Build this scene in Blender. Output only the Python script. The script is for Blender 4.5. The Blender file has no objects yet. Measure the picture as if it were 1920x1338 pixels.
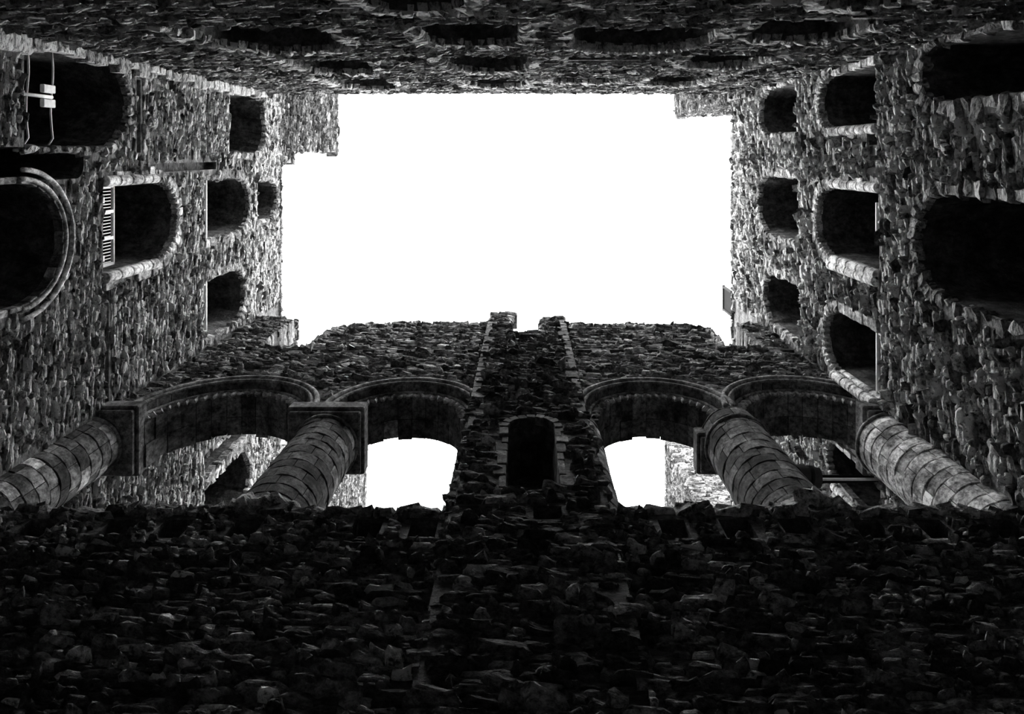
import bpy, bmesh, math, random
import numpy as np
from mathutils import Vector, Matrix
from mathutils.geometry import delaunay_2d_cdt

# ------------------------------------------------------------------ camera, sky, exposure
scene = bpy.context.scene
COL = scene.collection
F = 1269.4                       # focal length in pixels of the 1920 px frame (24 mm lens)
K = 0.68                         # storey heights below are noted in units of 0.68 m
PX, PY = 985.0, 288.0            # the zenith in the frame
cam_d = bpy.data.cameras.new('camera')
cam_d.sensor_width = 36.0; cam_d.lens = 36.0 * F / 1920.0
cam_d.shift_x = -(PX - 960) / 1920.0
cam_d.shift_y = -(669 - PY) / 1920.0
cam_d.clip_end = 500
cam = bpy.data.objects.new('camera', cam_d)
cam.location = (0, 0, 0); cam.rotation_euler = (math.pi, 0, 0)    # straight up, picture-up is -Y
COL.objects.link(cam); scene.camera = cam

world = bpy.data.worlds.new('overcast_sky'); scene.world = world
world.use_nodes = True
bg = world.node_tree.nodes['Background']
bg.inputs[0].default_value = (1, 1, 1, 1); bg.inputs[1].default_value = 10.5
scene.cycles.diffuse_bounces = 8; scene.cycles.max_bounces = 10
vs = scene.view_settings
vs.view_transform = 'Standard'; vs.look = 'None'; vs.gamma = 1.0; vs.exposure = 0.0
vs.use_curve_mapping = False

rng = np.random.default_rng(7)
random.seed(7)
XL, XR, YN, YC, YF = -7.58, 6.42, -1.8, 4.65, 12.0     # wall planes: left, right, near, cross, far
GROUND = -1.6

# ------------------------------------------------------------------ materials (all greys: the picture is black and white)
def new_mat(name):
    m = bpy.data.materials.new(name); m.use_nodes = True
    nt = m.node_tree; b = nt.nodes['Principled BSDF']
    b.inputs['Roughness'].default_value = 0.95
    b.inputs['Specular IOR Level'].default_value = 0.12
    return m, nt, b
def noise(nt, vec, scale, detail=4, rough=0.6):
    n = nt.nodes.new('ShaderNodeTexNoise'); n.inputs['Scale'].default_value = scale
    n.inputs['Detail'].default_value = detail; n.inputs['Roughness'].default_value = rough
    nt.links.new(vec, n.inputs['Vector']); return n.outputs['Fac']
def ramp(nt, fac, p0, c0, p1, c1):
    r = nt.nodes.new('ShaderNodeMapRange'); r.clamp = True
    for k, v in (('From Min', p0), ('From Max', p1), ('To Min', c0), ('To Max', c1)): r.inputs[k].default_value = v
    nt.links.new(fac, r.inputs['Value']); return r.outputs['Result']
def mth(nt, op, a, b):
    n = nt.nodes.new('ShaderNodeMath'); n.operation = op
    for i, v in enumerate((a, b)):
        if isinstance(v, (int, float)): n.inputs[i].default_value = v
        else: nt.links.new(v, n.inputs[i])
    return n.outputs[0]
def stone_mat(name, gain=1.0, base=None, bump=0.6, dist=0.03, s1=2.3, s2=14, contrast=1.0, stain=0.35, bed=1.0):
    m, nt, b = new_mat(name)
    g = nt.nodes.new('ShaderNodeNewGeometry'); vm = nt.nodes.new('ShaderNodeVectorMath'); vm.operation = 'MULTIPLY'; vm.inputs[1].default_value = (1, 1, bed)
    nt.links.new(g.outputs['Position'], vm.inputs[0]); pos = vm.outputs[0]
    if base is None:
        at = nt.nodes.new('ShaderNodeAttribute'); at.attribute_name = 'tone'
        oi = nt.nodes.new('ShaderNodeObjectInfo')
        sp = nt.nodes.new('ShaderNodeSeparateColor'); nt.links.new(oi.outputs['Color'], sp.inputs[0])
        tone = mth(nt, 'ADD', at.outputs['Fac'], sp.outputs[0])
    else:
        v = nt.nodes.new('ShaderNodeValue'); v.outputs[0].default_value = base; tone = v.outputs[0]
    big = ramp(nt, noise(nt, pos, s1, 5, 0.65), 0.36, stain, 0.64, 1.25)
    fine = ramp(nt, noise(nt, pos, s2, 6, 0.75), 0.38, 1 - 0.6 * contrast, 0.64, 1 + 0.55 * contrast)
    spots = ramp(nt, noise(nt, pos, 31, 3, 0.6), 0.60, 1.0, 0.72, 1.6)      # pale lichen flecks
    f = mth(nt, 'MULTIPLY', mth(nt, 'MULTIPLY', tone, big), mth(nt, 'MULTIPLY', fine, spots))
    f = mth(nt, 'MINIMUM', mth(nt, 'MULTIPLY', f, gain), 0.85)
    cc = nt.nodes.new('ShaderNodeCombineColor')
    for i in range(3): nt.links.new(f, cc.inputs[i])
    nt.links.new(cc.outputs[0], b.inputs['Base Color'])
    bp = nt.nodes.new('ShaderNodeBump'); bp.inputs['Strength'].default_value = bump; bp.inputs['Distance'].default_value = dist
    h = mth(nt, 'ADD', noise(nt, pos, 9, 6, 0.7), mth(nt, 'MULTIPLY', noise(nt, pos, 40, 4, 0.7), 0.35))
    nt.links.new(h, bp.inputs['Height']); nt.links.new(bp.outputs[0], b.inputs['Normal'])
    return m
def plain_mat(name, v, rough=0.6, spec=0.3, bump=0.0):
    m, nt, b = new_mat(name)
    g = nt.nodes.new('ShaderNodeNewGeometry')
    f = mth(nt, 'MULTIPLY', ramp(nt, noise(nt, g.outputs['Position'], 12, 3), 0.3, 0.8, 0.7, 1.15), v)
    cc = nt.nodes.new('ShaderNodeCombineColor')
    for i in range(3): nt.links.new(f, cc.inputs[i])
    nt.links.new(cc.outputs[0], b.inputs['Base Color'])
    b.inputs['Roughness'].default_value = rough; b.inputs['Specular IOR Level'].default_value = spec
    return m
M_RUB = stone_mat('rubble_stone', gain=1.6, bump=1.0, dist=0.11, s1=1.5, s2=9, contrast=1.5, stain=.45, bed=2.6)
M_MORT = stone_mat('lime_mortar', base=0.19, bump=1.0, dist=0.05, s2=10, bed=2.0)
M_MORTD = stone_mat('shaded_mortar', base=0.09, bump=1.0, dist=0.05, s2=10, bed=2.0)  # darker copy of the lime mortar: cross wall's shade put into its colour
M_ASH = stone_mat('dressed_stone', gain=1.15, bump=0.7, dist=0.025, s1=2.6, s2=11, contrast=1.2, stain=0.22)
M_LINE = stone_mat('opening_lining', base=0.10, bump=1.0, dist=0.06, s2=8)  # darker than the facing stone: shade of the recesses put into the colour
M_WHITE = plain_mat('white_paint', 0.8)
M_STEEL = plain_mat('galvanised_steel', 0.6, 0.45, 0.5)
M_DARK = plain_mat('dark_iron', 0.015, 0.8, 0.05)
M_TIMB = plain_mat('weathered_timber', 0.05, 0.9, 0.05)
M_GRND = stone_mat('grass_floor', base=0.30, s2=5)

# ------------------------------------------------------------------ object helpers
def tag(o, label=None, cat=None, group=None, kind=None):
    if label: o['label'] = label
    if cat: o['category'] = cat
    if group: o['group'] = group
    if kind: o['kind'] = kind
    return o
def link(name, me, parent=None, mat=None):
    o = bpy.data.objects.new(name, me); COL.objects.link(o)
    if mat is not None and len(me.materials) == 0: me.materials.append(mat)
    if parent is not None: o.parent = parent
    return o
def from_bm(name, bm, mat, parent=None, smooth=False):
    bmesh.ops.recalc_face_normals(bm, faces=bm.faces[:])
    me = bpy.data.meshes.new(name); bm.to_mesh(me); bm.free()
    if smooth: me.polygons.foreach_set('use_smooth', [True] * len(me.polygons))
    return link(name, me, parent, mat)
def from_vf(name, vs_, fs, mat, parent=None):
    me = bpy.data.meshes.new(name); me.from_pydata([tuple(v) for v in vs_], [], fs); me.update()
    return link(name, me, parent, mat)
def bm_box(bm, lo, hi, bevel=0.0):
    lo, hi = Vector(lo), Vector(hi)
    r = bmesh.ops.create_cube(bm, size=1, matrix=Matrix.Translation((lo + hi) / 2) @ Matrix.Diagonal((*(hi - lo), 1)))
    if bevel:
        es = list({e for v in r['verts'] for e in v.link_edges})
        bmesh.ops.bevel(bm, geom=es, offset=bevel, segments=1, affect='EDGES')
def bm_tube(bm, pts, r, n=8):
    pts = [Vector(p) for p in pts]; rings = []
    for i, p in enumerate(pts):
        d = (pts[min(i + 1, len(pts) - 1)] - pts[max(i - 1, 0)]).normalized()
        a = d.cross(Vector((0.31, 0.2, 0.93))).normalized(); b = d.cross(a)
        rings.append([bm.verts.new(p + a * r * math.cos(t) + b * r * math.sin(t)) for t in [2 * math.pi * k / n for k in range(n)]])
    for i in range(len(rings) - 1):
        for k in range(n):
            bm.faces.new((rings[i][k], rings[i][(k + 1) % n], rings[i + 1][(k + 1) % n], rings[i + 1][k]))
    bm.faces.new(rings[0][::-1]); bm.faces.new(rings[-1])

# ------------------------------------------------------------------ stone prototypes
# local axes: x along the course, y up, z out of the wall; x,y in +-0.5, z in -1..1
def make_proto(rg, blocky):
    n = 8
    if blocky: base = [(-.5, -.42), (-.42, -.5), (.42, -.5), (.5, -.42), (.5, .42), (.42, .5), (-.42, .5), (-.5, .42)]; jit = 0.025
    else:
        c = rg.uniform(.12, .3)
        base = [(-.5, -.5 + c), (-.5 + c, -.5), (.5 - c, -.5), (.5, -.5 + c), (.5, .5 - c), (.5 - c, .5), (-.5 + c, .5), (-.5, .5 - c)]; jit = 0.10
    out = np.array(base) + rg.normal(0, jit, (n, 2)) * (1 if not blocky else 1)
    tilt = rg.normal(0, .55 if not blocky else .06, 2)
    V = []
    for s, w in ((1.0, -1.0), (1.0 if blocky else .95, .35 if not blocky else .8), ((.92 if blocky else rg.uniform(.6, .84)), .92 if not blocky else 1.0)):
        for p in out:
            q = p * s * (1 + rg.normal(0, .05 if not blocky else .01))
            V.append((q[0], q[1], w if w < 0 else w + float(q @ tilt) + rg.normal(0, .16 if not blocky else .03)))
    V.append((rg.normal(0, .05), rg.normal(0, .05), 1.0 + rg.normal(0, .12 if not blocky else .02)))
    T = []
    for L in (0, 1):
        for k in range(n):
            a, b = L * n + k, L * n + (k + 1) % n
            T += [(a, b, b + n), (a, b + n, a + n)]
    for k in range(n): T.append((2 * n + k, 2 * n + (k + 1) % n, 3 * n))
    return np.array(V), np.array(T)
ROUGH = [make_proto(rng, False) for _ in range(22)]
BLOCK = [make_proto(rng, True) for _ in range(10)]
def proto_mesh(name, p, mat):
    me = bpy.data.meshes.new(name); me.from_pydata([tuple(v) for v in p[0]], [], [tuple(int(i) for i in t) for t in p[1]])
    me.materials.append(mat); me.update(); return me
ROUGH_ME = [proto_mesh('rubble_stone_mesh', p, M_RUB) for p in ROUGH]
COBBLE_ME = []
for _p in [make_proto(rng, True) for _ in range(12)]:
    _v = _p[0]; _v[:, :2] *= (1 + rng.normal(0, .07, (len(_v), 2))); _v[16:24, :2] *= .88; _v[:, 2] += np.where(_v[:, 2] > 0, rng.normal(0, .08, len(_v)), 0)
    COBBLE_ME.append(proto_mesh('coping_stone_mesh', _p, M_RUB))
BLOCK_ME = [proto_mesh('dressed_block_mesh', p, M_ASH) for p in BLOCK]

def tone_of(n, mean=0.30, sig=0.6, lo=0.05, hi=0.8):
    return np.clip(mean * np.exp(rng.normal(0, sig, n)), min(lo, mean * .4), hi)

class Frame:
    """plane with origin O, course direction U, up V, outward normal N"""
    def __init__(s, O, U, V, N): s.O, s.U, s.V, s.N = [np.array(a, float) for a in (O, U, V, N)]
    def p(s, u, v, w=0.0): return s.O + u * s.U + v * s.V + w * s.N
    def mat(s, u, v, w, su, sv, sw, ang):
        c, t = math.cos(ang), math.sin(ang)
        a = (s.U * c + s.V * t) * su; b = (-s.U * t + s.V * c) * sv; n = s.N * sw; o = s.p(u, v, w)
        return Matrix(((a[0], b[0], n[0], o[0]), (a[1], b[1], n[1], o[1]), (a[2], b[2], n[2], o[2]), (0, 0, 0, 1)))

def stuff_mesh(name, fr, st, parent, mat):
    """st: array of u,v,w,su,sv,sw,ang,tone,variant -> one mesh"""
    VV, TT, TN, off = [], [], [], 0
    for k, (pv, pt) in enumerate(ROUGH):
        s = st[st[:, 8] == k]
        if len(s) == 0: continue
        x = pv[None, :, 0] * s[:, 3:4]; y = pv[None, :, 1] * s[:, 4:5]; z = pv[None, :, 2] * s[:, 5:6] + s[:, 2:3]
        c, t = np.cos(s[:, 6:7]), np.sin(s[:, 6:7])
        u = s[:, 0:1] + x * c - y * t; v = s[:, 1:2] + x * t + y * c
        P = fr.O + u[..., None] * fr.U + v[..., None] * fr.V + z[..., None] * fr.N
        VV.append(P.reshape(-1, 3)); nv = pv.shape[0]
        TT.append((pt[None] + (off + np.arange(len(s)) * nv)[:, None, None]).reshape(-1, 3)); off += len(s) * nv
        TN.append(np.repeat(s[:, 7], nv))
    if not VV: return None
    VV, TT, TN = np.concatenate(VV), np.concatenate(TT), np.concatenate(TN)
    me = bpy.data.meshes.new(name)
    me.vertices.add(len(VV)); me.vertices.foreach_set('co', VV.ravel())
    me.loops.add(TT.size); me.loops.foreach_set('vertex_index', TT.ravel().astype(np.int32))
    me.polygons.add(len(TT)); me.polygons.foreach_set('loop_start', np.arange(0, TT.size, 3, dtype=np.int32))
    me.polygons.foreach_set('loop_total', np.full(len(TT), 3, np.int32))
    me.update(calc_edges=True)
    a = me.attributes.new('tone', 'FLOAT', 'POINT'); a.data.foreach_set('value', TN.astype(np.float32))
    o = link(name, me, parent, mat); o.color = (0, 0, 0, 1); o['kind'] = 'stuff'
    return o

# ------------------------------------------------------------------ openings
class Hole:
    def __init__(s, u0, u1, v0, v1, depth=2.4, arch=True, ring=0.26, win=None, rough=True, rise=None):
        v0, v1 = v0 * K, v1 * K
        s.u0, s.u1, s.v0, s.v1, s.depth, s.arch, s.ring, s.win, s.rough = u0, u1, v0, v1, depth, arch, ring, win, rough
        s.r = (u1 - u0) / 2; s.c = (u0 + u1) / 2; s.rise = (s.r if rise is None else rise) if arch else 0
        s.spring = v1 - s.rise
    def poly(s, n=14):
        if not s.arch: return [(s.u0, s.v0), (s.u1, s.v0), (s.u1, s.v1), (s.u0, s.v1)]
        P = [(s.u0, s.v0), (s.u1, s.v0)]
        for k in range(n + 1):
            t = math.pi * k / n; P.append((s.c + s.r * math.cos(t), s.spring + s.rise * math.sin(t)))
        return P
    def hit(s, u, v, m=0.0):
        box = (u > s.u0 - m) & (u < s.u1 + m) & (v > s.v0 - m * 0.2) & (v < s.spring + (m if not s.arch else 0))
        if not s.arch: return box
        el = (v >= s.spring) & (((u - s.c) / (s.r + m)) ** 2 + ((v - s.spring) / (s.rise + m)) ** 2 < 1)
        return box | el

def pip(pt, poly):
    x, y = pt; c = False; j = len(poly) - 1
    for i in range(len(poly)):
        xi, yi = poly[i]; xj, yj = poly[j]
        if (yi > y) != (yj > y) and x < (xj - xi) * (y - yi) / (yj - yi + 1e-12) + xi: c = not c
        j = i
    return c
def pip_np(u, v, poly):
    c = np.zeros(u.shape, bool); j = len(poly) - 1
    for i in range(len(poly)):
        xi, yi = poly[i]; xj, yj = poly[j]
        c ^= ((yi > v) != (yj > v)) & (u < (xj - xi) * (v - yi) / (yj - yi + 1e-12) + xi); j = i
    return c

def wall_core(name, fr, outline, holes, thick, mat, parent=None):
    loops = [outline] + [h.poly() for h in holes]
    pts, edges = [], []
    for L in loops:
        b = len(pts); pts += [Vector(p) for p in L]; edges += [(b + i, b + (i + 1) % len(L)) for i in range(len(L))]
    v2, e2, f2, *_ = delaunay_2d_cdt(pts, edges, [], 0, 1e-5)
    V, Fc = [], []
    def add(u, v, w): V.append(fr.p(u, v, w)); return len(V) - 1
    fi = [add(p.x, p.y, 0) for p in v2]; bi = [add(p.x, p.y, -thick) for p in v2]
    hp = loops[1:]
    for f in f2:
        c = sum((v2[i] for i in f), Vector((0, 0))) / len(f)
        if not pip(c, outline): continue
        thr = [k for k, h in enumerate(hp) if pip(c, h)]
        if not thr: Fc.append([fi[i] for i in f])
        if not any(holes[k].depth >= thick for k in thr): Fc.append([bi[i] for i in f][::-1])
    def ribbon(L, d):
        a = [add(p[0], p[1], 0) for p in L]; b = [add(p[0], p[1], -d) for p in L]
        for i in range(len(L)):
            j = (i + 1) % len(L); Fc.append([a[i], a[j], b[j], b[i]])
        return b
    ribbon(outline, thick)
    for h, L in zip(holes, hp):
        if h.win is None:
            b = ribbon(L, min(h.depth, thick))
            if h.depth < thick: Fc.append(b)
    return from_vf(name, V, Fc, mat, parent)

WIN_N = [0]
def window(fr, h, label, tone=0.42, group=None, jamb=True, blocky=True, shafts=(), zig=False):
    """dark arched recess: lining plus ring of voussoirs and jamb stones, each its own piece"""
    WIN_N[0] += 1
    L = h.poly(18); V, Fc = [], []
    # lining pushed in steps with a little unevenness, so the recess is not a mathematically clean tunnel
    steps = [0, 0.45, 1.0, 1.7, h.depth]; idx = []
    for k, d in enumerate(steps):
        idx.append([]); s = 1.0 if k == 0 else 1 - 0.04 * k
        for (u, v) in L:
            j = 0 if k == 0 else 0.05
            uu = h.c + (u - h.c) * s + random.uniform(-j, j); vv = v + (random.uniform(-j, j))
            V.append(fr.p(uu, vv, -d)); idx[-1].append(len(V) - 1)
    for k in range(len(steps) - 1):
        for i in range(len(L)):
            j = (i + 1) % len(L); Fc.append([idx[k][i], idx[k][j], idx[k + 1][j], idx[k + 1][i]])
    Fc.append(idx[-1])
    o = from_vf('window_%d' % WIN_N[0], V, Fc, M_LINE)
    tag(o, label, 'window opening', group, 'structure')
    mes = BLOCK_ME if blocky else ROUGH_ME
    def piece(nm, u, v, su, sv, ang, w=-0.03, sw=0.07):
        c = bpy.data.objects.new(nm, random.choice(mes)); COL.objects.link(c); c.parent = o
        c.matrix_local = fr.mat(u, v, w + random.uniform(-.02, .03), su, sv, sw, ang)
        t = float(tone_of(1, tone, .35, .08, .85)[0]); c.color = (t, t, t, 1)
    if h.arch and h.ring > .05:
        n = max(9, int((h.r + h.ring / 2) * math.pi / 0.2)); rr, ri = h.r + h.ring / 2 - .03, h.rise + h.ring / 2 - .03
        for k in range(n):
            t = math.pi * (k + .5) / n
            u, v = h.c + rr * math.cos(t), h.spring + ri * math.sin(t)
            ang = math.atan2(ri * math.cos(t), -rr * math.sin(t)) if rr else 0
            piece('voussoir', u, v, math.pi * rr / n * random.uniform(.86, 1.0), h.ring * random.uniform(.85, 1.15), ang)
    if jamb:
        for side in (-1, 1):
            v = h.v0
            while v < h.spring - .08:
                hh = random.uniform(.2, .34); hh = min(hh, h.spring - v)
                wdt = h.ring * random.choice((.7, 1.05, 1.35))
                e = h.u0 if side < 0 else h.u1
                piece('jamb_stone', e + side * (wdt / 2 - .03), v + hh / 2, wdt, hh * .95, 0)
                v += hh
    for (u, w) in shafts:                    # nook shafts built of short drums
        v = h.v0
        while v < h.spring - .05:
            hh = min(random.uniform(.3, .42), h.spring - v)
            bm = bmesh.new()
            bmesh.ops.create_cone(bm, cap_ends=True, segments=16, radius1=.1, radius2=.1, depth=hh - .02)
            bmesh.ops.bevel(bm, geom=[e for e in bm.edges if abs(e.verts[0].co.z - e.verts[1].co.z) < .01], offset=.015, segments=1, affect='EDGES')
            c = from_bm('shaft_drum', bm, M_ASH, o)
            c.location = fr.p(u, v + hh / 2, w); t = random.uniform(.55, .8); c.color = (t, t, t, 1); v += hh
    if zig:
        chevron('chevron_ring', fr, h.c, h.spring, h.r + .02, h.rise + .02, o)
    return o

def chevron(name, fr, c, spring, r, rise, parent, amp=0.07, w0=0.05, tone=0.45, step=0.14, a0=0.0, a1=math.pi, dep=.12):
    n = int((a1 - a0) * r / step) * 2; V, Fc = [], []
    for k in range(n + 1):
        t = a0 + (a1 - a0) * k / n; z = amp if k % 2 else -amp * .2
        for rad, w in ((r + .12, w0 - .04), (r + .02 - z, w0 + .03), (r - .03 - z, w0), (r - .03 - z, w0 - dep)):
            V.append(fr.p(c + rad * math.cos(t), spring + (rad - r + rise) * math.sin(t), w))
    for k in range(n):
        for j in range(3):
            a = k * 4 + j; Fc.append([a, a + 1, a + 5, a + 4])
    o = from_vf(name, V, Fc, M_ASH, parent); o.color = (tone, tone, tone, 1); return o
def ring_mould(name, fr, c, spring, r, rise, parent, w=0.05, rad=0.05, tone=0.4, a0=0.0, a1=math.pi, n=40):
    bm = bmesh.new()
    bm_tube(bm, [fr.p(c + r * math.cos(a0 + (a1 - a0) * k / n), spring + rise * math.sin(a0 + (a1 - a0) * k / n), w) for k in range(n + 1)], rad, 8)
    o = from_bm(name, bm, M_ASH, parent, True); o.color = (tone, tone, tone, 1); return o

# ------------------------------------------------------------------ masonry facing
def facing(parent, fr, u0, u1, v0, v1, outline=None, holes=(), n_single=300, mean=0.30, sig=0.65,
           su=(.10, .38), sv=(.045, .115), prot=(.02, .075), block=None, rot=.05):
    v0, v1 = v0 * K, v1 * K
    S = []; v = v0
    while v < v1:
        hh = rng.uniform(*sv)
        if rng.random() < .12: hh *= 1.35
        n = int((u1 - u0) / su[0]) + 4
        w = rng.uniform(su[0], su[1], n) * rng.choice([.6, 1, 1, 1.25], n)
        e = u0 - rng.uniform(0, .3) + np.cumsum(w); c = e - w / 2
        k = (c + w / 2 < u1 + .06) & (c - w / 2 > u0 - .06); c, w = c[k], w[k]
        m = len(c)
        if m:
            vv = v + hh / 2 + .035 * np.sin(c * 1.7 + v * 2.1) + rng.normal(0, .012, m)
            p = rng.uniform(*prot, m) * rng.choice([.5, 1, 1, 1.6], m)
            S.append(np.stack([c, vv, np.zeros(m), w * .97 + .01, hh * rng.uniform(.78, 1.1, m), p, rng.normal(0, rot, m), tone_of(m, mean, sig), rng.integers(0, len(ROUGH), m).astype(float)], 1))
        v += hh * .98
    S = np.concatenate(S)
    u, vv, hw, hh = S[:, 0], S[:, 1], S[:, 3] * .42, S[:, 4] * .42
    bad = np.zeros(len(S), bool)
    for du, dv in ((0, 0), (-1, -1), (1, -1), (1, 1), (-1, 1), (.5, 0), (-.5, 0)):
        a, b = u + du * hw, vv + dv * hh
        for h in holes: bad |= h.hit(a, b, h.ring * .7 if h.win else 0.03)
        if outline is not None: bad |= ~pip_np(a, b, outline)
        if block is not None: bad |= block(a, b)
    bad |= rng.random(len(S)) < .03
    S = S[~bad]
    place_stones(parent, fr, S, n_single)
def place_stones(parent, fr, S, n_single=300, name='stone'):
    P = fr.O + S[:, 0:1] * fr.U + S[:, 1:2] * fr.V
    z = np.maximum(P[:, 2], .5)
    px, py = PX + P[:, 0] * F / z, PY + P[:, 1] * F / z
    d = np.linalg.norm(P, axis=1); cosv = np.abs(P @ fr.N) / d
    area = S[:, 3] * S[:, 4] * cosv / d ** 2
    area[(px < -5) | (px > 1925) | (py < -5) | (py > 1343)] *= 0.001
    order = np.argsort(-area); single, rest = S[order[:n_single]], S[order[n_single:]]
    for s in single:
        o = bpy.data.objects.new(name, ROUGH_ME[int(s[8])]); COL.objects.link(o); o.parent = parent
        o.matrix_local = fr.mat(s[0], s[1], s[2], s[3], s[4], s[5], s[6]); o.color = (s[7], s[7], s[7], 1)
    if len(rest): stuff_mesh('rubble_facing', fr, rest, parent, M_RUB)
def coping(parent, fr, path, name='coping_stone', depth=.22, step=(.16, .42), tone=.18):
    """loose top stones along a broken wall head"""
    for (a, b) in zip(path[:-1], path[1:]):
        a, b = np.array(a, float), np.array(b, float); L = np.linalg.norm(b - a); s = 0
        ang = math.atan2(b[1] - a[1], b[0] - a[0])
        while s < L:
            w = random.uniform(*step); q = a + (b - a) * min(1, (s + w / 2) / L); hh = random.uniform(.1, .24)
            o = bpy.data.objects.new(name, random.choice(COBBLE_ME)); COL.objects.link(o); o.parent = parent
            o.matrix_local = fr.mat(q[0], q[1] - hh * .25 + random.uniform(-.03, .05), -depth * .75, w, hh, depth, ang + random.uniform(-.08, .08))
            t = float(tone_of(1, tone, .4)[0]); o.color = (t, t, t, 1); s += w
def ragged(pts, amp=.07, step=.35):
    out = []
    for (a, b) in zip(pts[:-1], pts[1:]):
        n = max(1, int(math.dist(a, b) / step))
        for k in range(n):
            t = k / n; out.append((a[0] + (b[0] - a[0]) * t + (random.uniform(-amp, amp) if k else 0) * (abs(b[1] - a[1]) > abs(b[0] - a[0])),
                                   a[1] + (b[1] - a[1]) * t + (random.uniform(-amp, amp) if k else 0) * (abs(b[0] - a[0]) >= abs(b[1] - a[1]))))
    out.append(pts[-1]); return out

FL = Frame((XL, 0, 0), (0, 1, 0), (0, 0, 1), (1, 0, 0))
FR = Frame((XR, 0, 0), (0, 1, 0), (0, 0, 1), (-1, 0, 0))
FN = Frame((0, YN, 0), (1, 0, 0), (0, 0, 1), (0, 1, 0))
FC = Frame((0, YC, 0), (1, 0, 0), (0, 0, 1), (0, -1, 0))
FF = Frame((0, YF, 0), (1, 0, 0), (0, 0, 1), (0, -1, 0))

# ------------------------------------------------------------------ floor
bm = bmesh.new(); bm_box(bm, (-12, -6, GROUND - .3), (11, 16, GROUND))
tag(from_bm('floor', bm, M_GRND), 'dark ground at the foot of the ruined keep', 'floor', kind='structure')

# ------------------------------------------------------------------ left wall
HL = {
 'L1': Hole(-1.74, -.1, 15.05, 19.0, win=1, ring=.18), 'L2': Hole(-.1, .42, 9.0, 17.1, depth=1.6, arch=True, ring=.02, win=1, rise=.2),
 'L3': Hole(.42, 2.30, 8.0, 16.25, win=1, ring=.1), 'L4': Hole(.55, 2.18, 17.87, 21.6, win=1, ring=.24),
 'L5': Hole(-1.62, -.02, 25.5, 29.0, win=1, ring=.2, rise=.5), 'L6': Hole(.62, 2.05, 23.5, 27.3, win=1, ring=.22),
 'L7': Hole(.78, 1.92, 28.15, 30.35, win=1, ring=.14), 'L8': Hole(3.02, 4.42, 23.5, 26.9, win=1, ring=.24),
 'L9': Hole(7.95, 9.4, 23.5, 27.4, win=1, ring=.26), 'L10': Hole(7.2, 7.62, 23.5, 27.9, win=1, ring=.12, arch=False),
}
small_l = [Hole(2.3, 4.5, 17.93, 18.12, .45, False), Hole(-1.45, -.02, 19.42, 19.62, .45, False), Hole(.05, .36, 19.42, 19.62, .45, False),
           Hole(.2, .38, 19.75, 24.4, .25, False), Hole(4.0, 4.25, 28.6, 29.1, .4, False)]
top = ragged([(15.2, 30.75 * K), (YN - 3.4, 30.75 * K)])
outL = [(YN - 3.4, GROUND), (15.2, GROUND)] + top
wl = wall_core('wall_left', FL, outL, list(HL.values()) + small_l, 3.4, M_MORT)
tag(wl, 'left rubble stone wall of the keep with arched openings', 'wall', kind='structure')
block_l = lambda u, v: (u > YC - .02) & (u < 5.62)
facing(wl, FL, YN, 12.0, 10.5, 30.75, outL, list(HL.values()) + small_l, block=block_l, mean=.46, sig=.95, su=(.08, .28), sv=(.035, .085), prot=(.015, .06))
coping(wl, FL, [p for p in top if p[0] > -2][::3])

# ------------------------------------------------------------------ right wall
HR = {
 'R1': Hole(-1.72, -.5, 23.55, 27.2, win=1, ring=.2), 'R2': Hole(.57, 2.1, 23.4, 27.4, win=1, ring=.22),
 'R3': Hole(3.1, 4.42, 23.2, 26.8, win=1, ring=.22), 'R4': Hole(-1.66, -.52, 18.2, 21.7, win=1, ring=.24),
 'R5': Hole(.68, 2.14, 18.05, 21.9, win=1, ring=.24), 'R6': Hole(3.2, 4.46, 18.0, 21.3, win=1, ring=.2),
 'R7': Hole(-1.7, -.8, 8.5, 16.1, win=1, ring=.3), 'R8': Hole(.62, 2.22, 8.5, 16.4, win=1, ring=.22),
 'R9': Hole(5.95, 6.72, 18.0, 21.1, win=1, ring=.1), 'R10': Hole(6.98, 8.3, 18.0, 21.0, win=1, ring=.14),
}
small_r = [Hole(4.15, 4.45, 28.2, 28.8, .5, False), Hole(-.42, -.16, 18.1, 18.6, .3, False)]
topr = ragged([(15.2, 30.72 * K), (YN - 3.4, 30.72 * K)])
outR = [(YN - 3.4, GROUND), (15.2, GROUND)] + topr
wr = wall_core('wall_right', FR, outR, list(HR.values()) + small_r, 3.4, M_MORT)
tag(wr, 'right rubble stone wall of the keep with three tiers of arches', 'wall', kind='structure')
facing(wr, FR, YN, 12.0, 9.5, 30.72, outR, list(HR.values()) + small_r, block=block_l, mean=.46, sig=1.0, su=(.10, .30), sv=(.045, .115), prot=(.03, .095))
coping(wr, FR, [p for p in topr if p[0] > -2][::3])

# ------------------------------------------------------------------ near wall (top of the picture)
HN = {
 'N1': Hole(-4.9, -3.3, 23.6, 27.8, win=1), 'N2': Hole(-1.55, .05, 23.9, 26.8, win=1), 'N3': Hole(.65, 2.4, 23.2, 25.3, win=1, rise=.3), 'N4': Hole(3.0, 4.5, 22.9, 26.3, win=1),
 'N5': Hole(-4.7, -3.1, 18.9, 22.3, win=1), 'N6': Hole(-1.6, .1, 18.2, 21.9, win=1), 'N7': Hole(.8, 2.6, 18.35, 19.15, win=1, arch=False, ring=.1), 'N8': Hole(3.1, 4.6, 18.0, 20.6, win=1),
 'N9': Hole(-5.1, -2.9, 14.0, 17.5, win=1), 'N10': Hole(-1.6, -.05, 13.7, 16.6, win=1), 'N11': Hole(.7, 2.9, 14.1, 17.3, win=1), 'N12': Hole(3.3, 4.9, 13.4, 15.9, win=1),
 'N13': Hole(-1.9, -.7, 8.5, 12.6, win=1), 'N14': Hole(3.4, 4.5, 8.5, 12.15, win=1),
}
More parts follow.
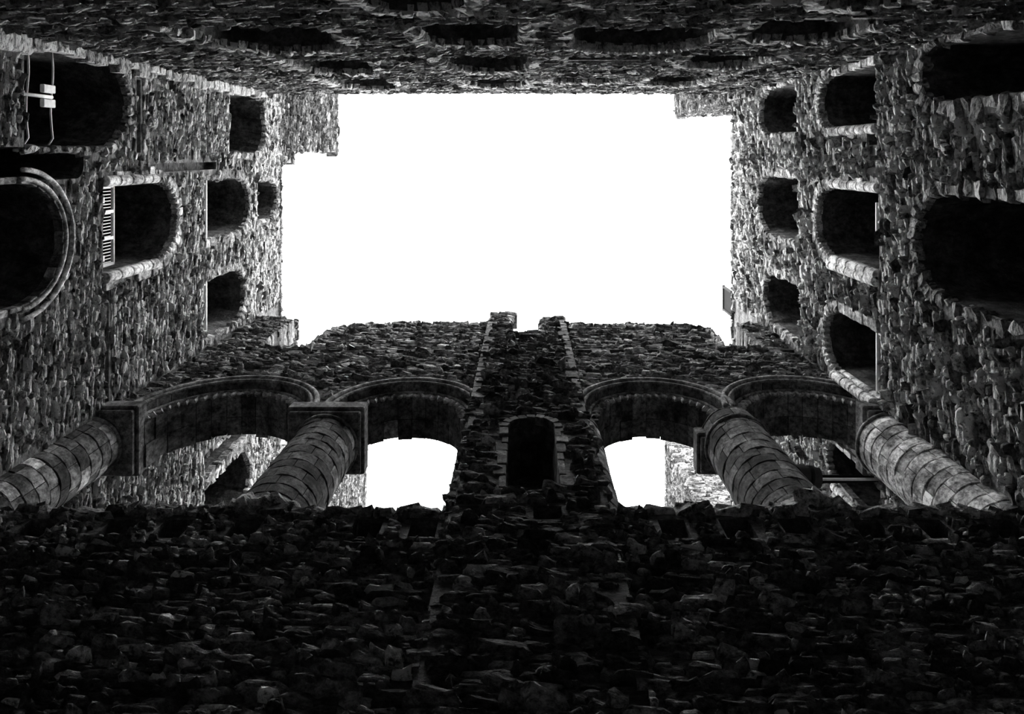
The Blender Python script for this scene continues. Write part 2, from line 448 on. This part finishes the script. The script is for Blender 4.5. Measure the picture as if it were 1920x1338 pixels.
topn = ragged([(XR, 28.9 * K), (XL, 28.8 * K)])
outN = [(XL, GROUND), (XR, GROUND)] + topn
wn = wall_core('wall_back', FN, outN, list(HN.values()), 3.3, M_MORT)
tag(wn, 'near rubble wall seen steeply from below along the top of the picture', 'wall', kind='structure')
facing(wn, FN, XL, XR, 9.5, 28.85, outN, list(HN.values()), mean=.24, su=(.1, .34), sv=(.04, .1), prot=(.015, .055))
coping(wn, FN, topn[::3])

# ------------------------------------------------------------------ cross wall: lower part, arcade, upper part; stones toned dark to carry its shade
ARCHES = [(-5.55, 20.38 * K - 1.6, 1.60, 1.33), (-2.25, 20.2 * K - 1.33, 1.33, 1.06), (2.40, 20.2 * K - 1.33, 1.33, 1.06), (5.28, 20.38 * K - 1.5, 1.50, 1.24)]
YB = 5.65
sockets = []
for u in (-6.05, -5.1, -4.35, -3.5, -1.95, -1.28, 1.86, 2.65, 3.42, 4.25, 5.08, 5.98):
    a = u + random.uniform(-.04, .04); wd = random.uniform(.16, .19); sockets.append(Hole(a - wd, a + wd, 12.05, 12.66, .8, False))
topl = ragged([(XR, 12.92 * K), (XL, 12.9 * K)], .06, .3)
outLow = [(XL, GROUND), (XR, GROUND)] + topl
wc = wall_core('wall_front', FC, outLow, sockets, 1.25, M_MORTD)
tag(wc, 'dark rubble cross wall below the arcade with beam sockets', 'wall', kind='structure')
pier_low = lambda u, v: (u > -.98) & (u < 1.06)
facing(wc, FC, XL, XR, 6.5, 12.88, outLow, sockets, block=pier_low, mean=.095, sig=.85, su=(.10, .36), sv=(.035, .10), prot=(.03, .085), n_single=250)  # low mean tone puts the wall's shade into its stones
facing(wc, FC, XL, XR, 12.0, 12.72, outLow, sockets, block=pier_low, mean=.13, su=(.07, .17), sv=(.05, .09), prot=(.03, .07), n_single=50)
coping(wc, FC, topl[::2], depth=.3)

SP = 18.12 * K
outU = [(XL, SP)]
for (c, zc, ro, ri) in ARCHES:
    outU.append((max(c - ro, XL + .01), SP))
    for k in range(25):
        t = math.pi * (1 - k / 24); x = c + ro * math.cos(t)
        if x < XR - .02: outU.append((x, zc + ro * math.sin(t)))
    if c + ro < XR: outU.append((c + ro, SP))
    if c < 0 and c > -3: outU += [(-.95, SP), (1.0, SP)]
KZ = lambda L: [(p[0], p[1] * K) for p in L]
head = ragged(KZ([(XR, 26.9), (5.72, 26.9), (5.66, 23.8), (4.72, 23.75)]), .05) [:-1] + ragged(KZ([(4.72, 23.75), (4.66, 24.6), (4.86, 25.6), (4.72, 26.75), (1.0, 26.95), (.47, 26.95), (.45, 24.9), (-.4, 24.85), (-.43, 27.0)]), .06)
headl = ragged(KZ([(-.95, 27.1), (-4.85, 26.85), (-5.12, 25.5), (-5.16, 23.75), (-6.42, 23.7), (-6.45, 27.9), (XL, 28.1)]), .06)
outU = outU + head + headl
upper_holes = []
for u in (-5.75, -5.08, -4.5, -3.68, -2.87, -2.0, -1.2, 1.4, 2.16, 3.05, 3.86, 4.74, 5.6, 6.2):
    upper_holes.append(Hole(u - .17, u + .17, 23.2 + random.uniform(-.05, .05), 23.62, .6, False))
wu = wall_core('wall_front_upper', FC, outU, [h for h in upper_holes], YB - YC, M_MORTD)
tag(wu, 'upper cross wall above the arcade with a row of small beam holes', 'wall', kind='structure')
def arch_block(u, v):
    b = np.zeros(u.shape, bool)
    for (c, zc, ro, ri) in ARCHES:
        R = ro + .13
        b |= ((u - c) ** 2 + (v - zc) ** 2 < R * R) | ((abs(u - c) < R) & (v < zc))
    return b | ((u > -.97) & (u < 1.02))
facing(wu, FC, XL, XR, 18.12, 28.2, outU, upper_holes, block=arch_block, mean=.135, sv=(.05, .11))  # mean lowered below the side walls to tone the shade in
coping(wu, FC, head[::2], depth=.3); coping(wu, FC, headl[::2], depth=.3)
# returns of the broken wall ends, so the gaps show stone faces
for nm, x, sgn, z0, z1 in (('l', -6.45, 1, 23.7, 28.0), ('r', 5.69, -1, 23.8, 26.9)):
    facing(wu, Frame((x, YC, 0), (0, 1, 0), (0, 0, 1), (sgn, 0, 0)), 0, 1.0, z0, z1, n_single=30, mean=.25)

# arches: each a thing of voussoirs, chevrons and hood mould
ARCH_LAB = ['round moulded arch beside the left wall', 'round moulded arch just left of the central pier',
            'round moulded arch just right of the central pier', 'round moulded arch beside the right wall']
def wedge(r0, r1, a0, a1, y0, y1, c, zc, seg=3):
    V, Fc = [], []
    for k in range(seg + 1):
        t = a0 + (a1 - a0) * k / seg
        for r in (r0, r1):
            for y in (y0, y1): V.append((c + r * math.cos(t), y, zc + r * math.sin(t)))
    for k in range(seg):
        a = 4 * k; b = a + 4
        Fc += [[a, a + 1, b + 1, b], [a + 2, b + 2, b + 3, a + 3], [a, b, b + 2, a + 2], [a + 1, a + 3, b + 3, b + 1]]
    Fc += [[0, 2, 3, 1], [4 * seg, 4 * seg + 1, 4 * seg + 3, 4 * seg + 2]]
    return V, Fc
for (c, zc, ro, ri), lab in zip(ARCHES, ARCH_LAB):
    root = bpy.data.objects.new('arcade_arch', None); COL.objects.link(root); root.location = (c, YC, SP)
    tag(root, lab, 'arch', 'arches of the cross wall arcade')
    inv = Matrix.Translation((-c, -YC, -SP))
    def keep(o, t=None):
        o.parent = root; o.matrix_parent_inverse = inv
        if t: o.color = (t, t, t, 1)
    n = int(math.pi * ri / .27)
    for k in range(n):
        a0, a1 = math.pi * k / n + .004, math.pi * (k + 1) / n - .004
        for y0, y1 in ((YC + .2, YC + .62), (YC + .63, YB + random.uniform(-.03, .04))):
            V, Fc = wedge(ri + random.uniform(-.012, .012), ro + .05, a0, a1, y0, y1, c, zc)
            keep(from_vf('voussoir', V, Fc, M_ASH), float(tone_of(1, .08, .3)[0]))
    m = int(math.pi * ro / .3)
    for k in range(m):                                                    # outer order, flush with the wall face
        V, Fc = wedge(ro - .02 + random.uniform(-.008, .008), ro + .12, math.pi * k / m + .004, math.pi * (k + 1) / m - .004, YC - .02 + random.uniform(-.012, .012), YC + .19, c, zc)
        keep(from_vf('outer_voussoir', V, Fc, M_ASH), float(tone_of(1, .12, .3)[0]))
    for side in (-1, 1):                                                  # stilted part below the curve
        z = SP
        while z < zc - .01:
            hh = min(.3, zc - z)
            bm = bmesh.new(); bm_box(bm, (c + side * ri if side > 0 else c - ro - .05, YC + .2, z), (c + ro + .05 if side > 0 else c - ri, YB, z + hh - .008), .008)
            keep(from_bm('stilt_block', bm, M_ASH), float(tone_of(1, .19, .3)[0]))
            bm = bmesh.new(); bm_box(bm, (c + side * (ro - .02) if side > 0 else c - ro - .12, YC - .02, z), (c + ro + .12 if side > 0 else c - ro + .02, YC + .19, z + hh - .008), .008)
            keep(from_bm('stilt_block', bm, M_ASH), float(tone_of(1, .22, .3)[0])); z += hh
    fr2 = Frame((0, YC + .2, 0), (1, 0, 0), (0, 0, 1), (0, -1, 0))
    keep(chevron('chevron_ring', fr2, c, zc, ri + .06, ri + .06, None, amp=.08, w0=.03, tone=.34, step=.17, dep=.04), .24)
    keep(ring_mould('roll_mould', fr2, c, zc, ri + .17, ri + .17, None, w=.03, rad=.04, tone=.14), .14)
    keep(ring_mould('hood_mould', FC, c, zc, ro + .1, ro + .1, None, w=.03, rad=.055, tone=.2), .2)
    keep(ring_mould('edge_roll', FC, c, zc, ro + .0, ro + .0, None, w=.01, rad=.035, tone=.16), .16)

# ------------------------------------------------------------------ central pier
FP = Frame((0, 4.5, 0), (1, 0, 0), (0, 0, 1), (0, -1, 0))
niche = Hole(-.3, .5, 13.35, 16.85, depth=.95, win=1, ring=.14)
psock = [Hole(-.72, -.42, 12.25, 12.72, .6, False), Hole(.1, .46, 12.25, 12.72, .6, False), Hole(-.38, -.14, 24.0, 24.14, .4, False), Hole(.42, .66, 24.0, 24.14, .4, False)]
topp = KZ([(1.0, 27.15), (.46, 27.1), (.44, 24.95), (-.4, 24.9), (-.42, 27.9), (-.97, 28.05)])
outP = [(-.95, GROUND), (1.08, GROUND), (1.06, 18.0 * K)] + topp
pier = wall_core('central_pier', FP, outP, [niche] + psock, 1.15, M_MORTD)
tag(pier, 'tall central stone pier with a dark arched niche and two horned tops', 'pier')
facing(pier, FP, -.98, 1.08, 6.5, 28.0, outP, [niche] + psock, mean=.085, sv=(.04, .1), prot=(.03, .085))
coping(pier, FP, KZ([(-.97, 28.0), (-.42, 27.9)])); coping(pier, FP, KZ([(.46, 27.1), (1.0, 27.1)])); coping(pier, FP, KZ([(-.4, 24.88), (.44, 24.93)]))
for x, s, z0, z1 in ((-.41, 1, 24.9, 27.9), (.45, -1, 24.95, 27.1)):
    facing(pier, Frame((x, 4.5, 0), (0, 1, 0), (0, 0, 1), (s, 0, 0)), 0, 1.1, z0, z1, n_single=20, mean=.3)
for x, s in ((-.96, -1), (1.05, 1)):
    facing(pier, Frame((x, 4.5, 0), (0, 1, 0), (0, 0, 1), (s, 0, 0)), 0, .16, 6.5, 27.0, n_single=40, mean=.12, su=(.1, .2))
window(FP, niche, 'dark round-headed niche in the central pier', tone=.06)
# quoins of the pier above the arches
for x, s in ((-.9, -1), (.97, 1)):
    z = 18.2 * K
    while z < 26.6 * K:
        hh = random.uniform(.25, .38); o = bpy.data.objects.new('quoin', random.choice(BLOCK_ME)); COL.objects.link(o); o.parent = pier
        w = random.choice((.16, .26)); o.matrix_local = FP.mat(x - s * (w / 2 - .1), z + hh / 2, -.05, w, hh * .96, .1, 0); t = random.uniform(.04, .1); o.color = (t, t, t, 1); z += hh

# ------------------------------------------------------------------ arcade columns of curved ashlar blocks
def sector_mesh(r, a, h, seg=4, dep=.14):
    V, Fc = [], []
    bev = .012; ga = .012 / r
    rows = ((0.0, r - bev - .01), (bev, r), (h - bev, r), (h, r - bev - .01))
    for k in range(seg + 1):
        t = -a / 2 + ga / 2 + (a - ga) * k / seg; e = .012 if k in (0, seg) else 0
        for z, rr in rows: V.append(((rr - e) * math.cos(t), (rr - e) * math.sin(t), z))
        V.append(((r - dep) * math.cos(t), (r - dep) * math.sin(t), 0)); V.append(((r - dep) * math.cos(t), (r - dep) * math.sin(t), h))
    for k in range(seg):
        b = 6 * k; d = b + 6
        for j in range(3): Fc.append([b + j, d + j, d + j + 1, b + j + 1])
        Fc.append([b + 4, d + 4, d, b]); Fc.append([b + 3, d + 3, d + 5, b + 5])
    for b in (0, 6 * seg): Fc.append([b, b + 1, b + 2, b + 3, b + 5, b + 4])
    me = bpy.data.meshes.new('drum_block_mesh'); me.from_pydata(V, [], Fc); me.materials.append(M_ASH); me.update(); return me
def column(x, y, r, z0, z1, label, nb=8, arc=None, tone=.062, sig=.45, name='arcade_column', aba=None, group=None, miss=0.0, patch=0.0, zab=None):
    z0, z1 = z0 * K, z1 * K
    root = bpy.data.objects.new(name, None); COL.objects.link(root); root.location = (x, y, z0); tag(root, label, 'column', group)
    a = 2 * math.pi / nb; me = sector_mesh(r, a, .3); z = 0; H = z1 - z0
    bm = bmesh.new(); bmesh.ops.create_cone(bm, cap_ends=True, segments=28, radius1=r - .06, radius2=r - .06, depth=H, matrix=Matrix.Translation((0, 0, H / 2)))
    from_bm('core', bm, M_MORT, root)
    while z < H - .02:
        hh = min(random.uniform(.2, .3), H - z); off = random.uniform(0, a)
        for k in range(nb):
            t = off + k * a
            if arc is not None and math.cos(t - arc) < -.35: continue
            if random.random() < miss: continue
            o = bpy.data.objects.new('drum_block', me); COL.objects.link(o); o.parent = root
            o.location = (0, 0, z + .004); o.rotation_euler = (0, 0, t); j = random.uniform(.985, 1.015); o.scale = (j, j, (hh - .01) / .3)
            tn = float(tone_of(1, tone, sig)[0])
            if random.random() < patch: tn = random.uniform(.25, .5)
            o.color = (tn, tn, tn, 1)
        z += hh
    # capital: cushion below a moulded square abacus
    if aba:
        x0, x1, y0, y1 = aba
        if zab: H = zab * K - z0
        for nm, g, za, zb, t in (('abacus', .0, H + .08, H + .38, .1), ('abacus_moulding', -.05, H - .03, H + .08, .12)):
            bm = bmesh.new(); bm_box(bm, (x0 - x - g, y0 - y - g, za), (x1 - x + g, y1 - y + g, zb), .025)
            o = from_bm(nm, bm, M_ASH, root); o.color = (t, t, t, 1)
        bm = bmesh.new()
        bm_tube(bm, [((r + .0) * math.cos(t), (r + .0) * math.sin(t), H - .1) for t in [2 * math.pi * k / 28 for k in range(29)]], .04, 6)
        o = from_bm('neck_ring', bm, M_ASH, root, True); o.color = (.13, .13, .13, 1)
    return root
ZC = 17.62
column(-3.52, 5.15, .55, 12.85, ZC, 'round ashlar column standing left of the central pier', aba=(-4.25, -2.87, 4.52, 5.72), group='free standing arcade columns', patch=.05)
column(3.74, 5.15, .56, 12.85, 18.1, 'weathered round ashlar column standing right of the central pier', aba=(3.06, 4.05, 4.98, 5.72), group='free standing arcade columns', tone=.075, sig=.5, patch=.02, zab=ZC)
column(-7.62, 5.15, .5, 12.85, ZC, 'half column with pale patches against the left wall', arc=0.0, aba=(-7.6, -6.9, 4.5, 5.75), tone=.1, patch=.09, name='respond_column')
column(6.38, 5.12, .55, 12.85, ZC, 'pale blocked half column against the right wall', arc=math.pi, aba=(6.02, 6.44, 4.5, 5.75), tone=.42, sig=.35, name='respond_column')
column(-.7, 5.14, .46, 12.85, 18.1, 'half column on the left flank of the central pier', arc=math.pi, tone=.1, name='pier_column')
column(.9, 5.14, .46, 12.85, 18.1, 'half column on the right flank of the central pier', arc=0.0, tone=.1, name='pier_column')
# broken rubble bedding around the column feet
def foot(x, y, r, n, label, tone=.3):
    root = bpy.data.objects.new('rubble_bedding', None); COL.objects.link(root); root.location = (x, y, 12.9 * K); tag(root, label, 'rubble')
    for k in range(n):
        t = -math.pi * (k + .5) / n; rr = r + random.uniform(-.02, .1)
        o = bpy.data.objects.new('stone', random.choice(ROUGH_ME)); COL.objects.link(o); o.parent = root
        fr = Frame((rr * math.cos(t), rr * math.sin(t), 0), (-math.sin(t), math.cos(t), 0), (0, 0, 1), (math.cos(t), math.sin(t), 0))
        o.matrix_local = fr.mat(0, random.uniform(.0, .12), 0, random.uniform(.2, .4), random.uniform(.12, .26), random.uniform(.05, .09), random.uniform(-.2, .2))
        tn = float(tone_of(1, tone, .4)[0]); o.color = (tn, tn, tn, 1)
foot(-3.52, 5.12, .58, 11, 'broken rubble around the foot of the left arcade column')
foot(3.74, 5.12, .6, 12, 'broken rubble around the foot of the right arcade column', .45)

# ------------------------------------------------------------------ openings of the side walls and the near wall
LAB = {'L1': 'wide dark arch with walkway railing high at the upper left', 'L2': 'ragged vertical breach between two arches at the left edge',
 'L3': 'big dark arch with moulded rim cut by the left picture edge', 'L4': 'left wall arch with chevron rim and guard railing',
 'L5': 'ragged dark opening near the upper left turret', 'L6': 'dark top tier opening on the left wall above the railed arch', 'L7': 'small dark opening under the left wall head',
 'L8': 'dark top tier opening on the left wall beside the cross wall', 'L9': 'dark arched opening on the left wall behind the arcade', 'L10': 'narrow dark slot on the left wall behind the arcade',
 'R1': 'top tier arch on the right wall nearest the near wall', 'R2': 'middle of the three top tier arches on the right wall', 'R3': 'top tier arch on the right wall beside the cross wall',
 'R4': 'chevron arch on the right wall nearest the near wall', 'R5': 'middle chevron arch on the right wall', 'R6': 'chevron arch on the right wall beside the cross wall with clustered shafts',
 'R7': 'large dark arch in the upper right corner of the picture', 'R8': 'largest dark arch at the right picture edge', 'R9': 'dark opening on the right wall behind the arcade with one shaft', 'R10': 'dark opening on the right wall hidden behind the steel beam'}
SH = {'L4': [(.5, .02), (2.24, .02)], 'R4': [(-.46, .0)], 'R5': [(.62, .0), (2.2, .02), (2.32, .05)], 'R6': [(4.5, -.05), (4.52, .12)], 'R8': [], 'R9': [(6.85, .05)]}
for k, h in HL.items():
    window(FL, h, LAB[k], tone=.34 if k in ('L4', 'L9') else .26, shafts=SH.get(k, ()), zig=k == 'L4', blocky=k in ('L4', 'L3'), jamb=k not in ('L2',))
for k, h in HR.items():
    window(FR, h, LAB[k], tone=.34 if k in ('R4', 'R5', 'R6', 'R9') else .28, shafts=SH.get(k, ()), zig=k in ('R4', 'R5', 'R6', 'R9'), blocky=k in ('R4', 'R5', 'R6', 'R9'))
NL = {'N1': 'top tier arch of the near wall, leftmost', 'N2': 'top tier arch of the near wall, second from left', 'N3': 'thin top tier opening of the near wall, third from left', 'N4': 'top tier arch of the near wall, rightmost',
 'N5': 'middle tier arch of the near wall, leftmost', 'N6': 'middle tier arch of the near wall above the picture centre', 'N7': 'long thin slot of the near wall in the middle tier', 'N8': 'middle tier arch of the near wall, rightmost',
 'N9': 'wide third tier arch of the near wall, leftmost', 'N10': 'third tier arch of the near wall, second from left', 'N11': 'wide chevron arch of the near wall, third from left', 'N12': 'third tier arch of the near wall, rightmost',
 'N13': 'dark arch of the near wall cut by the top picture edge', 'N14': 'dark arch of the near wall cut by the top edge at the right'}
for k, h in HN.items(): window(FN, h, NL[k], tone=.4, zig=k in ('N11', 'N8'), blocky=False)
# moulded rim of the big left arch
for r_, w_ in ((.98, .05), (1.12, .07)):
    h = HL['L3']; o = ring_mould('arch_rim', FL, h.c, h.spring, h.r + r_ - .94, h.r + r_ - .94, wl, w=w_, rad=.04, tone=.5)

# quoin strip up the near left corner
o = bpy.data.objects.new('trim_1', None); COL.objects.link(o); o.location = (XL, YN, 10 * K); tag(o, 'pale quoin stones climbing the near left corner', 'quoins', kind='structure')
z = 0
while z < 18.6 * K:
    hh = random.uniform(.24, .42); w = random.choice((.2, .32, .26)); q = bpy.data.objects.new('quoin', random.choice(COBBLE_ME)); COL.objects.link(q); q.parent = o
    q.matrix_local = Frame((0, 0, 0), (0, 1, 0), (0, 0, 1), (1, 0, 0)).mat(w / 2 - .02, z + hh / 2, .05, w, hh * .96, .1, 0)
    t = random.uniform(.3, .8); q.color = (t, t, t, 1); z += hh

# ------------------------------------------------------------------ far wall and corner turrets
outF = [(XL - 3, GROUND), (XR + 3, GROUND), (XR + 3, 30.5 * K), (XL - 3, 30.5 * K)]
wf = wall_core('wall_far', FF, outF, [], 3.2, M_MORT)
tag(wf, 'far outer wall hidden behind the cross wall', 'wall', kind='structure')
def turret(lo, hi, label, faces, step=None):
    kz = lambda p: (p[0], p[1], p[2] * K)
    bm = bmesh.new(); bm_box(bm, kz(lo), kz(hi))
    if step: bm_box(bm, kz(step[0]), kz(step[1]))
    o = from_bm('corner_turret', bm, M_MORT); tag(o, label, 'turret')
    for fr, u0, u1, v0, v1, n, mean in faces: facing(o, fr, u0, u1, v0, v1, n_single=n, mean=mean)
    for fr, u0, u1, v0, v1, n, mean in faces: coping(o, fr, KZ([(u0, v1), (u1, v1)]))
X_, Y_ = (0, 1, 0), (1, 0, 0)
turret((XL - 3.2, -4.6, 30.0), (XL, -.06, 40.0), 'corner turret rising above the left wall head', [(Frame((XL, 0, 0), X_, (0, 0, 1), (1, 0, 0)), -2.6, -.06, 30.7, 40.0, 150, .085),
        (Frame((XL, 0, 0), X_, (0, 0, 1), (1, 0, 0)), -.06, .3, 30.7, 32.5, 10, .085)], ((XL - 3.2, -.1, 30.0), (XL, .3, 32.5)))
turret((6.3, -4.6, 28.5), (9.5, -1.62, 41.6), 'corner turret at the upper right corner of the sky', [(Frame((6.3, 0, 0), X_, (0, 0, 1), (-1, 0, 0)), -3.0, -1.62, 28.9, 41.6, 80, .085),
        (Frame((0, -1.62, 0), Y_, (0, 0, 1), (0, 1, 0)), 6.3, 8.0, 30.7, 41.6, 20, .11)])
turret((-10.0, 12.0, 29), (-6.7, 15.2, 41.6), 'pale far turret glimpsed through the arch left of the pier', [(Frame((-6.7, 0, 0), X_, (0, 0, 1), (1, 0, 0)), 12.0, 15.2, 29, 41.6, 120, .1),
        (Frame((0, 12.0, 0), Y_, (0, 0, 1), (0, -1, 0)), -10, -6.7, 29, 41.6, 60, .14)])
turret((5.9, 12.0, 29), (9.4, 15.2, 41.6), 'pale far turret glimpsed through the arch right of the pier', [(Frame((5.9, 0, 0), X_, (0, 0, 1), (-1, 0, 0)), 12.0, 15.2, 29, 41.6, 120, .11),
        (Frame((0, 12.0, 0), Y_, (0, 0, 1), (0, -1, 0)), 5.9, 9.4, 29, 41.6, 120, .2)])

# ------------------------------------------------------------------ fittings
def empty(name, loc, label, cat, group=None):
    o = bpy.data.objects.new(name, None); COL.objects.link(o); o.location = loc; tag(o, label, cat, group); return o
def child(name, bm, mat, root, smooth=False):
    o = from_bm(name, bm, mat, root, smooth); o.matrix_parent_inverse = Matrix.Translation(-Vector(root.location)); return o
# guard railing in the left arch
X = XL - .42; zb = 17.87 * K
g = empty('guard_railing', (X, 1.36, zb), 'grey metal guard railing with two sign plates in the left arch', 'railing')
bm = bmesh.new(); bm_tube(bm, [(X, .58, zb + .97), (X, 2.16, zb + .97)], .035); child('top_rail', bm, M_WHITE, g, True)
bm = bmesh.new(); bm_tube(bm, [(X, .58, zb + .1), (X, 2.16, zb + .1)], .02); child('bottom_rail', bm, M_STEEL, g, True)
for y in (.62, 1.11, 1.62, 2.12):
    bm = bmesh.new(); bm_box(bm, (X - .03, y - .03, zb), (X + .03, y + .03, zb + .95)); child('post', bm, M_WHITE, g)
for k in range(24):
    y = .66 + k * .0615
    bm = bmesh.new(); bm_box(bm, (X - .008, y - .008, zb + .1), (X + .008, y + .008, zb + .9)); child('baluster', bm, M_STEEL, g)
for y in (.88, 1.98):
    bm = bmesh.new(); bm_box(bm, (X + .03, y - .055, zb + .35), (X + .045, y + .055, zb + .65)); child('sign_plate', bm, M_WHITE, g)
# simple sill rails of the upper openings
for (fx, y0, y1, z, lab) in ((XL - .06, .64, 2.03, 23.56, 'pale safety rail on the sill of the left top opening above the railed arch'),
                             (XL - .06, 3.04, 4.4, 23.56, 'pale safety rail on the sill of the left top opening beside the cross wall'),
                             (XR + .06, 3.22, 4.44, 18.08, 'pale safety rail on the sill of the right chevron arch beside the cross wall'),
                             (XR + .06, .9, 1.6, 18.1, 'pale safety rail on the sill of the middle right chevron arch'),
                             (XL - .3, -1.6, -.95, 25.9, 'short pale railing in the ragged opening near the turret')):
    z *= K
    g = empty('safety_rail', (fx, (y0 + y1) / 2, z), lab, 'railing')
    bm = bmesh.new(); bm_tube(bm, [(fx, y0, z + .14), (fx, y1, z + .14)], .04); child('rail', bm, M_WHITE, g, True)
    for y in (y0 + .08, (y0 + y1) / 2, y1 - .08):
        bm = bmesh.new(); bm_tube(bm, [(fx, y, z - .05), (fx, y, z + .14)], .022); child('post', bm, M_STEEL, g, True)
# walkway railing and two floodlights in the upper left arch
X = XL - .15
g = empty('walkway_railing', (X, -.8, 15.05 * K), 'thin curved tube railing in the wide upper left arch', 'railing')
for z in (15.45 * K, 16.25 * K):
    pts = [(X, -1.65, z)] + [(X + .0, -1.65 + .2 * k, z + .03 * math.sin(k)) for k in range(1, 8)] + [(X - .02, -.12, z - .06), (X - .03, -.03, z - .18)]
    bm = bmesh.new(); bm_tube(bm, pts, .016); child('rail', bm, M_STEEL, g, True)
for y in (-.92, -.06):
    bm = bmesh.new(); bm_tube(bm, [(X, y, 15.05 * K), (X, y, 16.25 * K)], .03); child('post', bm, M_WHITE, g, True)
for y, lab in ((-1.03, 'white floodlight on the walkway railing, upper of the pair'), (-.8, 'white floodlight on the walkway railing, lower of the pair')):
    g = empty('floodlight', (X + .06, y, 15.9 * K), lab, 'floodlight', 'floodlights in the upper left arch')
    bm = bmesh.new(); bm_box(bm, (X + .06, y - .07, 15.72 * K), (X + .13, y + .06, 16.12 * K), .01); child('housing', bm, M_WHITE, g)
    bm = bmesh.new(); bm_box(bm, (X + .02, y - .015, 15.85 * K), (X + .06, y + .015, 15.98 * K)); child('bracket', bm, M_STEEL, g)
# steel tie beam and timber stub behind the right arch
g = empty('tie_beam', (5.2, 5.9, 12.206), 'dark steel beam spanning behind the right arch', 'beam')
bm = bmesh.new(); bm_box(bm, (5.1, 5.86, 12.206), (6.6, 5.94, 12.226)); bm_box(bm, (5.1, 5.89, 12.226), (6.6, 5.91, 12.336)); bm_box(bm, (5.1, 5.86, 12.336), (6.6, 5.94, 12.357)); child('girder', bm, M_DARK, g)
bm = bmesh.new(); bm_box(bm, (5.2, 5.84, 12.156), (6.45, 5.87, 12.206)); child('edge_strip', bm, M_STEEL, g)
g = empty('timber_stub', (4.7, 5.75, 11.857), 'round broken timber end beside the steel beam', 'timber')
bm = bmesh.new(); bm_tube(bm, [(4.2, 5.6, 12.006), (4.6, 5.66, 12.017), (5.2, 5.74, 11.996)], .17, 12); child('log', bm, M_TIMB, g, True)
bm = bmesh.new(); bm_tube(bm, [(5.0, 5.71, 12.002), (5.06, 5.72, 12.002)], .185, 12); child('band', bm, M_DARK, g, True)
# framed dark panel standing on the right wall head
g = empty('parapet_panel', (6.4, 4.6, 20.890), 'dark framed panel standing on the right wall head', 'panel')
bm = bmesh.new(); bm_box(bm, (6.36, 4.28, 20.890), (6.39, 4.98, 21.726)); child('infill', bm, M_DARK, g)
for nm, a, b in (('frame_rail', (6.33, 4.22, 21.692), (6.4, 5.04, 21.753)), ('frame_post', (6.33, 4.24, 20.876), (6.4, 4.3, 21.781)), ('frame_post', (6.33, 4.96, 20.876), (6.4, 5.02, 21.781))):
    bm = bmesh.new(); bm_box(bm, a, b); child(nm, bm, M_TIMB, g)
